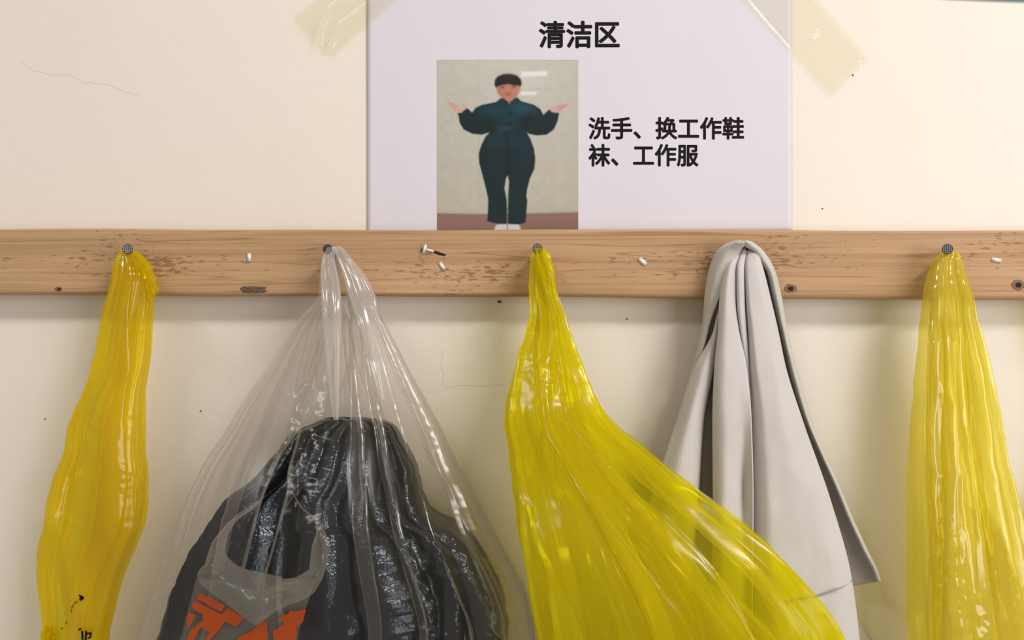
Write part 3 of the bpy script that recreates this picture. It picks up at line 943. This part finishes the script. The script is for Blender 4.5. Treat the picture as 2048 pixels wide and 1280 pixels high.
# ---- middle yellow bag
def middle_bag():
    L_ = pts([(497, 1067), (520, 1060), (580, 1059), (630, 1060), (660, 1054), (700, 1040), (750, 1028), (800, 1014), (840, 1010), (880, 1015), (940, 1023), (1000, 1030), (1060, 1038), (1120, 1050), (1180, 1060), (1240, 1072), (1290, 1084), (1560, 1130)])
    R_ = pts([(497, 1088), (505, 1098), (540, 1108), (580, 1114), (620, 1128), (660, 1140), (700, 1155), (760, 1178), (800, 1195), (830, 1212), (860, 1240), (900, 1290), (930, 1325), (960, 1362), (1000, 1417), (1040, 1472), (1070, 1511), (1100, 1546), (1140, 1586), (1180, 1621), (1220, 1650), (1250, 1667), (1300, 1690), (1560, 1700)])
    dc = pts([(497, 0.034), (600, 0.040), (800, 0.055), (1000, 0.090), (1200, 0.106), (1560, 0.10)])
    th = pts([(497, 0.006), (600, 0.010), (800, 0.024), (1000, 0.030), (1250, 0.036), (1560, 0.008)])
    root = empty('plastic_bag', P(1075, 505, 0.034))
    tag(root, 'lemon yellow bag with twisted handles, swelling rightwards across the grey coat', 'plastic bag')
    bag_film('bag_film', root, M['yellow_lemon'], L_, R_, 497, 1560, dc, th, 520, 400, (7, 11, 17, 25, 36), 1.7, 0.0022, 21, 0.0006, streak=0.5, dent=0.0015,
             amp=pts([(497, 1.2), (650, 1.1), (1000, 0.9), (1560, 0.8)]), drift=0.4,
             cores=[(.1, .9, .05, .36, 510, 1550, 0.2), (.2, .8, .12, .45, 510, 1540, -0.2), (.25, .7, .45, .62, 560, 1540, 0.4)])
    # twisted second handle crossing over the first
    nv, nu = 70, 40
    t = np.linspace(0, 1, nv); a = np.linspace(0, 2*np.pi, nu+1)[:-1]
    A, T = np.meshgrid(a, t)
    cx = np.interp(t, [0, .25, .5, .75, 1], [1080, 1092, 1098, 1100, 1092]); cy = 497+t*165
    wd = np.interp(t, [0, .25, .5, .75, 1], [7, 14, 12, 14, 24])
    tw = T*4.0
    pl = 1+0.22*np.sin(5*A+tw*2)+0.12*np.sin(9*A+1)
    px = cx[:, None]+wd[:, None]*np.cos(A)*pl; dd = 0.047+0.0055*np.sin(A)*pl
    gridobj('twisted_handle', P(px, cy[:, None]+0*A, dd), M['yellow_lemon'], root, True)
    # doubled inner layer of film folded inside, its edge running down to the right
    L2 = pts([(800, 1090), (900, 1075), (1000, 1062), (1100, 1068), (1280, 1100), (1540, 1150)])
    R2 = pts([(800, 1160), (870, 1178), (930, 1202), (965, 1240), (1000, 1285), (1040, 1330), (1080, 1372), (1120, 1405), (1180, 1462), (1240, 1515), (1290, 1560), (1540, 1600)])
    dc2 = pts([(800, 0.055), (1000, 0.093), (1200, 0.110), (1540, 0.10)])
    th2 = pts([(800, 0.006), (1000, 0.018), (1250, 0.026), (1540, 0.006)])
    bag_film('inner_layer', root, M['yellow_lemon'], L2, R2, 800, 1540, dc2, th2, 320, 260, (5, 9, 14, 21), 1.0, 0.005, 35, 0.0008, drift=0.4)
middle_bag()

# ---- right yellow bag
def right_bag():
    L_ = pts([(500, 1886), (508, 1882), (520, 1870), (560, 1858), (600, 1852), (680, 1845), (780, 1838), (900, 1835), (1000, 1831), (1290, 1832), (1560, 1840)])
    R_ = pts([(500, 1904), (510, 1915), (550, 1926), (600, 1940), (650, 1950), (700, 1962), (760, 1978), (820, 1990), (900, 1998), (960, 2010), (1040, 2024), (1120, 2035), (1200, 2047), (1290, 2062), (1560, 2060)])
    dc = pts([(500, 0.033), (600, 0.038), (800, 0.042), (1560, 0.044)])
    th = pts([(500, 0.005), (600, 0.008), (800, 0.015), (1200, 0.022), (1560, 0.005)])
    root = empty('plastic_bag', P(1895, 505, 0.033))
    tag(root, 'wide pale yellow glossy bag hanging straight down from the nail right of the grey coat', 'plastic bag')
    bag_film('bag_film', root, M['yellow_pale'], L_, R_, 500, 1560, dc, th, 400, 420, (4, 7, 12, 18), 1.1, 0.007, 47, 0.0010, streak=0.25, dent=0.005,
             drift=0.3, cores=[(.15, .85, .26, .62, 505, 1550, 0.2), (.3, .9, .55, .95, 505, 1550, 0.1), (.1, .5, .3, .45, 505, 1500, -0.2)])
right_bag()

# ---- bag past the right border
def edge_bag():
    L_ = pts([(500, 2143), (560, 2136), (700, 2140), (850, 2136), (980, 2110), (1028, 2055), (1045, 2022), (1120, 2016), (1300, 2012), (1560, 2030)])
    R_ = pts([(500, 2158), (560, 2185), (700, 2205), (900, 2240), (1100, 2270), (1560, 2280)])
    dc = pts([(500, 0.033), (590, 0.030), (700, 0.016), (1560, 0.014)])
    th = pts([(500, 0.005), (700, 0.008), (1100, 0.011), (1560, 0.004)])
    root = empty('plastic_bag', P(2150, 505, 0.033))
    tag(root, 'pale yellow bag cut off by the right border of the picture', 'plastic bag')
    bag_film('bag_film', root, M['yellow_pale'], L_, R_, 500, 1560, dc, th, 200, 220, (5, 8, 13), 1.0, 0.004, 58, 0.0014)
    for mk in ([(2043, 1228), (2047, 1232), (2054, 1240), (2050, 1241), (2044, 1233)],):
        prism('printed_mark', mk, 0.029, 0.0003, M['ink'], root)
edge_bag()

# ---- clear bag with the black bag inside
def snap_hole(o, poly, front_y, step=2.4):
    """open a mouth in the front of a film mesh, its rim drawn clean along the outline"""
    me = o.data
    bm = bmesh.new(); bm.from_mesh(me)
    a = np.array(poly, float)
    co = np.array([v.co[:] for v in bm.verts])+np.array(o.parent.location)*0
    d = co-CAM
    zf = d@FWD; px = 1024+F*(d@RGT)/zf; py = 640-F*(d@UP)/zf
    ins = inpoly(px, py, poly) & (co[:, 1] < front_y(py))
    kill = [v for v, k in zip(bm.verts, ins) if k]
    rim = set()
    for v in kill:
        for e in v.link_edges:
            w_ = e.other_vert(v)
            if not ins[w_.index]: rim.add(w_)
    for v in rim:
        p = np.array([px[v.index], py[v.index]])
        best = None
        for p1, p2 in zip(a, np.roll(a, -1, 0)):
            ab = p2-p1; t = np.clip((p-p1)@ab/(ab@ab), 0, 1); q = p1+t*ab
            dd = np.hypot(*(p-q))
            if best is None or dd < best[0]: best = (dd, q)
        if best[0] < 16:
            v.co = Vector(P(best[1][0], best[1][1], -co[v.index, 1]))
    bmesh.ops.delete(bm, geom=kill, context='VERTS')
    bm.to_mesh(me); bm.free()
    me.polygons.foreach_set('use_smooth', [True]*len(me.polygons))

def clear_bag():
    L_ = pts([(497, 655), (520, 648), (555, 642), (590, 640), (605, 633), (620, 618), (650, 592), (700, 560), (760, 521), (810, 489), (870, 455), (910, 430), (970, 400), (1040, 375), (1120, 350), (1200, 325), (1290, 303), (1560, 270)])
    R_ = pts([(497, 690), (520, 699), (545, 711), (575, 738), (595, 750), (606, 749), (620, 755), (650, 770), (710, 800), (770, 830), (830, 862), (875, 885), (920, 905), (970, 935), (1030, 961), (1085, 990), (1140, 1020), (1190, 1045), (1250, 1060), (1290, 1068), (1560, 1080)])
    dc = pts([(497, 0.034), (590, 0.040), (700, 0.042), (850, 0.046), (1100, 0.058), (1560, 0.062)])
    th = pts([(497, 0.005), (590, 0.007), (700, 0.012), (850, 0.026), (1100, 0.050), (1400, 0.058), (1560, 0.015)])
    root = empty('plastic_bag', P(655, 505, 0.033))
    tag(root, 'large milky clear bag with orange print, holding a black bag', 'plastic bag')
    body = bag_film('bag_film', root, M['clear'], L_, R_, 497, 1560, dc, th, 520, 420, (9, 14, 21, 30, 43), 1.3, 0.003, 63, 0.0006,
                    amp=pts([(497, 1.2), (800, 1.0), (1000, 0.8), (1560, 0.6)]), drift=0.25,
                    streak=0.6, cores=[(.45, .98, .62, .64, 500, 900, 0.2), (.1, .95, .45, .48, 500, 860, -0.2), (.05, .4, .3, .32, 600, 1000, 0.4), (.5, .97, .72, .74, 500, 960, 0.3), (.2, .6, .5, .52, 520, 830, 0.3)])
    mouth = [(600, 862), (592, 890), (580, 930), (575, 950), (575, 977), (561, 1032), (547, 1087), (530, 1148), (508, 1146), (487, 1138), (506, 1060), (523, 995), (541, 953), (565, 898), (585, 870)]
    snap_hole(body, mouth, lambda y: -dc(y))
    snap_hole(body, [(683, 540), (689, 556), (691, 580), (693, 600), (701, 642), (690, 618), (682, 596), (680, 565)], lambda y: 1.0)
    # folded edge of film round the mouth slit
    def rim(path, w_):
        p = np.array(path, float); t = np.linspace(0, len(p)-1, 60)
        cx = spline(np.arange(len(p)), p[:, 0])(t); cy = spline(np.arange(len(p)), p[:, 1])(t); dp = spline(np.arange(len(p)), p[:, 2])(t)
        o_ = np.linspace(-1, 1, 7)[None, :]
        return P(cx[:, None]+o_*w_, cy[:, None]+0*o_, dp[:, None]+0.0012*(1-o_**2))
    gridobj('mouth_edge', rim([(604, 848, .072), (592, 892, .080), (577, 950, .092), (576, 980, .098), (562, 1034, .108), (548, 1088, .116), (531, 1146, .122)], 3.0), M['lip'], root)
    gridobj('mouth_edge', rim([(606, 846, .072), (580, 880, .079), (562, 905, .084), (540, 955, .093), (522, 998, .101), (505, 1062, .112), (486, 1136, .122)], 4.0), M['lip'], root)
    # left strap: a loop of gathered film from the nail
    def strap(name, cxs, cys, wds, d0, d1, tk, seed, ks=(4, 7, 11)):
        nv, nu = 90, 56
        t = np.linspace(0, 1, nv); a = np.linspace(0, 2*np.pi, nu+1)[:-1]
        A, T = np.meshgrid(a, t)
        q = np.linspace(0, 1, len(cxs))
        cx = spline(q, cxs)(t); cy = spline(q, cys)(t); wd = spline(q, wds)(t)
        rng = np.random.default_rng(seed)
        pl = 1
        for k in ks: pl = pl+0.5/k*np.sin(k*A+rng.uniform(0, 6)+T*rng.normal(0, 2))
        px = cx[:, None]+wd[:, None]*np.clip(np.cos(A)*pl, -1, 1)
        dd = (d0+(d1-d0)*t)[:, None]+tk*np.sin(A)*pl*np.minimum(1, wd/14)[:, None]
        return gridobj(name, P(px, cy[:, None]+0*A, dd), M['strap'], root, True)
    strap('handle', [664, 656, 659, 662, 664, 667, 672], [494, 520, 555, 590, 640, 740, 840], [9, 13, 18, 20, 19, 14, 5], 0.042, 0.074, 0.005, 5)
    strap('handle', [674, 691, 711, 724, 736, 752, 766], [492, 520, 555, 590, 640, 720, 800], [8, 15, 23, 27, 22, 14, 4], 0.041, 0.068, 0.005, 6)
    # flared hem of the mouth
    z8 = lambda l: np.array([(300+x/2.909, 840+y/2.909) for x, y in l])
    outer = z8([(640, 468), (580, 510), (520, 540), (450, 600), (375, 690), (355, 720), (330, 800), (318, 842), (280, 880), (272, 905), (285, 945), (330, 985), (420, 1050), (520, 1130), (580, 1175), (620, 1200), (660, 1170), (720, 1120), (820, 1072), (900, 1045), (960, 1000), (1000, 930), (1030, 850), (1042, 730), (1020, 650), (985, 575), (930, 545), (870, 500), (810, 390)])
    inner = z8([(640, 474), (600, 520), (555, 545), (500, 590), (462, 650), (450, 690), (440, 740), (438, 775), (455, 800), (480, 825), (510, 848), (545, 862), (580, 872), (610, 880), (640, 885), (670, 890), (700, 898), (740, 910), (780, 925), (820, 920), (850, 915), (890, 892), (925, 872), (935, 790), (940, 740), (970, 650), (960, 590), (900, 530), (815, 400)])
    n = 140
    q = np.linspace(0, 1, len(outer)); t = np.linspace(0, 1, n)
    ox, oy = np.interp(t, q, outer[:, 0]), np.interp(t, q, outer[:, 1])
    ix, iy = np.interp(t, q, inner[:, 0]), np.interp(t, q, inner[:, 1])
    m = 22
    s = np.linspace(0, 1, m)[None, :]
    px = ox[:, None]*(1-s)+ix[:, None]*s; py = oy[:, None]*(1-s)+iy[:, None]*s
    low = np.clip((oy-1010)/150, 0, 1)[:, None]
    dd = 0.126+0.010*np.sin(s*math.pi)*(0.4+low)+0.014*low*(1-s)-0.004*s+0.0012*np.sin(t*60)[:, None]*np.sin(s*3)
    lip = gridobj('mouth_hem', P(px, py, dd), M['lip'], root)
    # printed front panel below the mouth: lettering in orange, a teal block
    z7 = lambda l: np.array([(360+x/4.266, 980+y/4.266) for x, y in l])
    dpt = 0.1335
    prints = [('printed_stroke', M['orange'], [[(160, 882), (385, 985), (352, 1042), (145, 928)],
        [(110, 945), (355, 1062), (405, 1008), (545, 1095), (475, 1168), (380, 1122), (345, 1180), (245, 1290), (205, 1290), (255, 1215), (175, 1170), (110, 1290), (60, 1290), (90, 1200), (195, 1110), (195, 1065), (100, 1005)],
        [(75, 1045), (130, 1075), (88, 1150), (55, 1200), (60, 1110)],
        [(640, 1170), (690, 1140), (740, 1110), (748, 1290), (470, 1290), (520, 1240), (600, 1210)],
        [(840, 1075), (920, 1060), (940, 1030), (975, 1040), (1075, 1018), (1045, 1130), (1000, 1165), (985, 1290), (800, 1290), (790, 1205), (880, 1160), (880, 1110), (845, 1105)]]),
        ('printed_block', M['teal'], [[(340, 705), (640, 840), (700, 900), (590, 1055), (500, 1000), (280, 860)]])]
    for nm, mt, polys in prints:
        for pl in polys:
            prism(nm, z7(pl), dpt-(0.008 if nm == 'printed_block' else 0), 0.0003, mt, root)
    panel = z8([(275, 930), (210, 1130), (150, 1380), (830, 1380), (880, 1180), (960, 1010), (800, 1080), (620, 1200), (420, 1060)])
    # panel film as a gently bulged sheet
    nvp, nup = 40, 60
    tt = np.linspace(0, 1, nvp)
    lx = np.interp(tt, [0, 1], [392, 350]); rx = np.interp(tt, [0, .5, 1], [632, 604, 585]); yy = 1158+tt*160
    a = np.linspace(0, 1, nup)
    px = lx[:, None]*(1-a)+rx[:, None]*a; py = yy[:, None]+0*px+22*np.exp(-((a-0.5)/0.2)**2)*(1-tt)[:, None]
    dd = 0.129+0.0035*np.sin(a*math.pi)[None, :]+0*px
    gridobj('front_panel', P(px, py, dd), M['lip'], root)
    return root
clear_bag()

def black_bag():
    L_ = pts([(836, 650), (845, 630), (860, 592), (900, 560), (950, 520), (990, 470), (1050, 430), (1100, 402), (1180, 370), (1290, 342), (1540, 330)])
    R_ = pts([(836, 735), (840, 768), (870, 800), (930, 830), (1000, 850), (1030, 872), (1050, 912), (1090, 950), (1150, 985), (1200, 1004), (1290, 1016), (1540, 1010)])
    dc = pts([(836, 0.036), (1000, 0.047), (1250, 0.056), (1540, 0.056)])
    th = pts([(836, 0.004), (900, 0.014), (1000, 0.024), (1200, 0.038), (1300, 0.04), (1540, 0.008)])
    root = empty('plastic_bag', P(700, 1500, 0.064))
    tag(root, 'shiny black bag stuffed inside the milky clear bag', 'plastic bag')
    o = bag_film('bag_film', root, M['black'], L_, R_, 836, 1540, dc, th, 480, 320, (11, 17, 26, 37), 1.2, 0.015, 71, 0.0016, drift=0.3, wob=3)
black_bag()

# ------------------------------------------------------------------ grey coat
def loft(rowsY, ribs, nv, per, jitter=0.0, seed=0, sharp=None):
    """ribs: list of (px list, depth list) given at rowsY; smooth across and down"""
    ys = rowsY[0]+(rowsY[-1]-rowsY[0])*np.linspace(0, 1, nv)**1.25
    PX = np.stack([spline(rowsY, r[0])(ys) for r in ribs], 1)
    DD = np.stack([spline(rowsY, r[1])(ys) for r in ribs], 1)
    n = len(ribs); q = np.arange(n)
    tt = np.linspace(0, n-1, (n-1)*per+1)
    px = np.stack([spline(q, PX[i])(tt) for i in range(nv)], 0)
    dd = np.stack([spline(q, DD[i])(tt) for i in range(nv)], 0)
    if jitter:
        dd = dd + jitter*fbm(px/60, ys[:, None]/140+0*px, 0, seed, 3)
    return px, ys[:, None]+0*px, dd

def coat():
    root = empty('work_coat', P(1495, 505, 0.034))
    tag(root, 'light grey cotton work coat hung in soft folds between two yellow bags', 'coat')
    Y = [491, 540, 600, 660, 732, 840, 1000, 1150, 1280, 1430]
    ribs = [
        ([1481, 1450, 1439, 1428, 1391, 1354, 1300, 1255, 1215, 1180], [.031, .030, .030, .033, .035, .036, .040, .042, .042, .042]),
        ([1482, 1451, 1439, 1431, 1411, 1382, 1348, 1318, 1290, 1270], [.032, .030, .030, .035, .042, .046, .050, .050, .050, .050]),
        ([1482, 1451, 1440, 1434, 1426, 1405, 1393, 1380, 1365, 1350], [.033, .029, .029, .034, .038, .041, .044, .044, .044, .044]),
        ([1482, 1452, 1440, 1436, 1429, 1410, 1400, 1388, 1376, 1362], [.028, .028, .028, .029, .027, .024, .023, .023, .023, .023]),
        ([1483, 1452, 1440, 1437, 1431, 1429, 1430, 1426, 1420, 1414], [.028, .028, .028, .028, .025, .022, .021, .021, .021, .021]),
        ([1483, 1451, 1440, 1437, 1430, 1426, 1427, 1424, 1419, 1413], [.036, .038, .041, .043, .044, .046, .048, .048, .048, .048]),
        ([1484, 1459, 1453, 1452, 1452, 1452, 1450, 1446, 1442, 1438], [.040, .044, .047, .049, .052, .056, .058, .058, .058, .058]),
        ([1485, 1466, 1463, 1466, 1476, 1484, 1487, 1487, 1486, 1486], [.041, .043, .045, .048, .051, .054, .054, .054, .054, .054]),
        ([1486, 1470, 1470, 1477, 1492, 1502, 1506, 1505, 1504, 1503], [.040, .042, .044, .046, .049, .056, .059, .058, .058, .058]),
        ([1487, 1470, 1469, 1475, 1490, 1499, 1503, 1502, 1501, 1500], [.036, .036, .036, .037, .038, .042, .045, .045, .045, .045]),
        ([1489, 1478, 1479, 1484, 1494, 1501, 1505, 1504, 1503, 1502], [.041, .045, .047, .048, .046, .042, .045, .045, .045, .045]),
        ([1493, 1487, 1488, 1492, 1498, 1504, 1508, 1507, 1506, 1505], [.042, .044, .046, .046, .044, .043, .046, .046, .046, .046]),
        ([1494, 1487, 1488, 1492, 1498, 1507, 1511, 1510, 1509, 1508], [.037, .037, .038, .039, .041, .045, .048, .048, .048, .048]),
        ([1499, 1496, 1500, 1507, 1515, 1530, 1542, 1550, 1558, 1566], [.043, .046, .049, .051, .052, .054, .057, .058, .058, .058]),
        ([1507, 1514, 1521, 1532, 1544, 1561, 1588, 1612, 1625, 1640], [.044, .047, .049, .050, .052, .055, .057, .057, .057, .057]),
        ([1509, 1520, 1532, 1545, 1559, 1585, 1628, 1662, 1676, 1690], [.042, .045, .047, .048, .050, .052, .055, .057, .057, .057]),
        ([1511, 1526, 1541, 1555, 1570, 1604, 1660, 1701, 1718, 1730], [.039, .041, .042, .043, .045, .046, .048, .049, .049, .049]),
        ([1508, 1521, 1536, 1549, 1564, 1597, 1651, 1692, 1708, 1720], [.036, .037, .037, .037, .038, .038, .040, .042, .042, .042]),
    ]
    ribs = [(r[0], [0.030]+r[1][1:]) for r in ribs]     # all gathered in the hollow under the arch
    px, py, dd = loft(Y, ribs, 220, 9, 0.0008, 5)
    # a soft dimple in the middle fold
    dd = dd - 0.004*np.exp(-((px-1488)/9)**2-((py-985)/75)**2)
    W = P(px, py, dd)
    fr = gridobj('front_folds', W, M['cloth'], root)
    solidify(fr, 0.0009)
    # back layer: its hemmed edge makes the arch over the nail and the two long borders
    YB = [482, 484.5, 490, 500, 520, 545, 590, 640, 700, 770, 840, 900, 970, 1040, 1100, 1150, 1172]
    outL = [1476, 1465, 1450, 1437, 1426, 1418, 1411, 1407, 1395, 1375, 1354, 1335, 1312, 1290, 1268, 1250, 1242]
    inL = [1487, 1487, 1486, 1478, 1467, 1455, 1439, 1420, 1405, 1378, 1358, 1340, 1317, 1295, 1273, 1255, 1247]
    outR = [1494, 1502, 1512, 1523, 1538, 1550, 1561, 1570, 1583, 1602, 1621, 1645, 1677, 1706, 1734, 1756, 1762]
    inR = [1488, 1488, 1489, 1506, 1520, 1536, 1546, 1557, 1571, 1588, 1611, 1637, 1669, 1698, 1726, 1749, 1755]
    dOL = [.034, .034, .032, .029, .027, .026, .024, .020, .018, .018, .018, .018, .018, .018, .018, .018, .018]
    n = len(YB)
    mid = lambda f: [a*(1-f)+b*f for a, b in zip(outL, outR)]
    L1 = [a*0.5+b*0.5 for a, b in zip(outL, inL)]
    ribsB = [
        ([x+1 for x in outL], [d-0.0015 for d in dOL]),
        (outL, dOL),
        (L1, [d+0.012 for d in dOL[:9]]+[d+0.010 for d in dOL[9:]]),
        (inL, [d+0.013 for d in dOL[:9]]+[d+0.010 for d in dOL[9:]]),
        ([x+1 for x in inL], [max(d+0.003, 0.024) if i < 8 else d+0.003 for i, d in enumerate(dOL)]),
        (mid(0.45), [max(.0245, d) if i < 7 else 0.012 for i, d in enumerate(dOL)]),
        (mid(0.75), [max(.0245, d) if i < 7 else 0.014 for i, d in enumerate(dOL)]),
        ([x-1 for x in inR], [max(d, .0245) if i < 7 else 0.020 for i, d in enumerate(dOL)]),
        (inR, [d+0.008 for d in dOL]),
        ([(a+b)/2 for a, b in zip(inR, outR)], [d+0.010 for d in dOL]),
        (outR, [d+0.006 for d in dOL]),
    ]
    YBa = np.array(YB, float)
    ys = np.concatenate([np.linspace(482, 500, 24), np.linspace(501, 1172, 150)])
    PX = np.stack([spline(YBa, r[0])(ys) for r in ribsB], 1); DD = np.stack([spline(YBa, r[1])(ys) for r in ribsB], 1)
    def sheet(i0, i1, name, mat, per=7):
        q = np.arange(i1-i0+1); tt = np.linspace(0, i1-i0, (i1-i0)*per+1)
        px = np.stack([spline(q, PX[k, i0:i1+1])(tt) for k in range(len(ys))], 0)
        dd = np.stack([spline(q, DD[k, i0:i1+1])(tt) for k in range(len(ys))], 0)
        py = ys[:, None]+0*px
        # ragged lower hem climbs towards the outer corner
        py = py - np.clip((px-1700)/60, 0, 1)*np.clip((py-1100)/72, 0, 1)*10
        dd = dd + 0.0006*fbm(px/40, py/60, 0, 12, 3)
        o = gridobj(name, P(px, py, dd), mat, root)
        solidify(o, 0.0012)
        return o
    sheet(0, 4, 'hem_border', M['cloth_edge'])
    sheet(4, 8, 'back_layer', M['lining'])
    sheet(8, 10, 'hem_border', M['cloth_edge'])
    # seam across the lower front, with stitched ridge
    sx = np.linspace(1560, 1706, 60)
    sy = np.interp(sx, [1560, 1640, 1685, 1706], [1205, 1190, 1175, 1160])
    f = lambda x: np.interp(x, [1560, 1625, 1676, 1701], [.058, .0577, .0577, .0497])
    A = P(sx, sy-1.2, f(sx)+0.0003); C = P(sx, sy, f(sx)+0.0016); B = P(sx, sy+1.2, f(sx)+0.0003)
    gridobj('seam', np.stack([A, C, B], 1), M['thread'], root)
    # lower corner of the back of the coat, below the flap
    nv, nu = 24, 16
    t, a = np.meshgrid(np.linspace(0, 1, nu), np.linspace(0, 1, nv))
    px = 1700+(22+a*70-22*0)*t+0*a; px = 1698+t*(24+62*a); py = 1226+a*90+20*t
    gridobj('back_corner', P(px, py, 0.018+0.003*np.sin(t*5)), M['lining'], root)
coat()
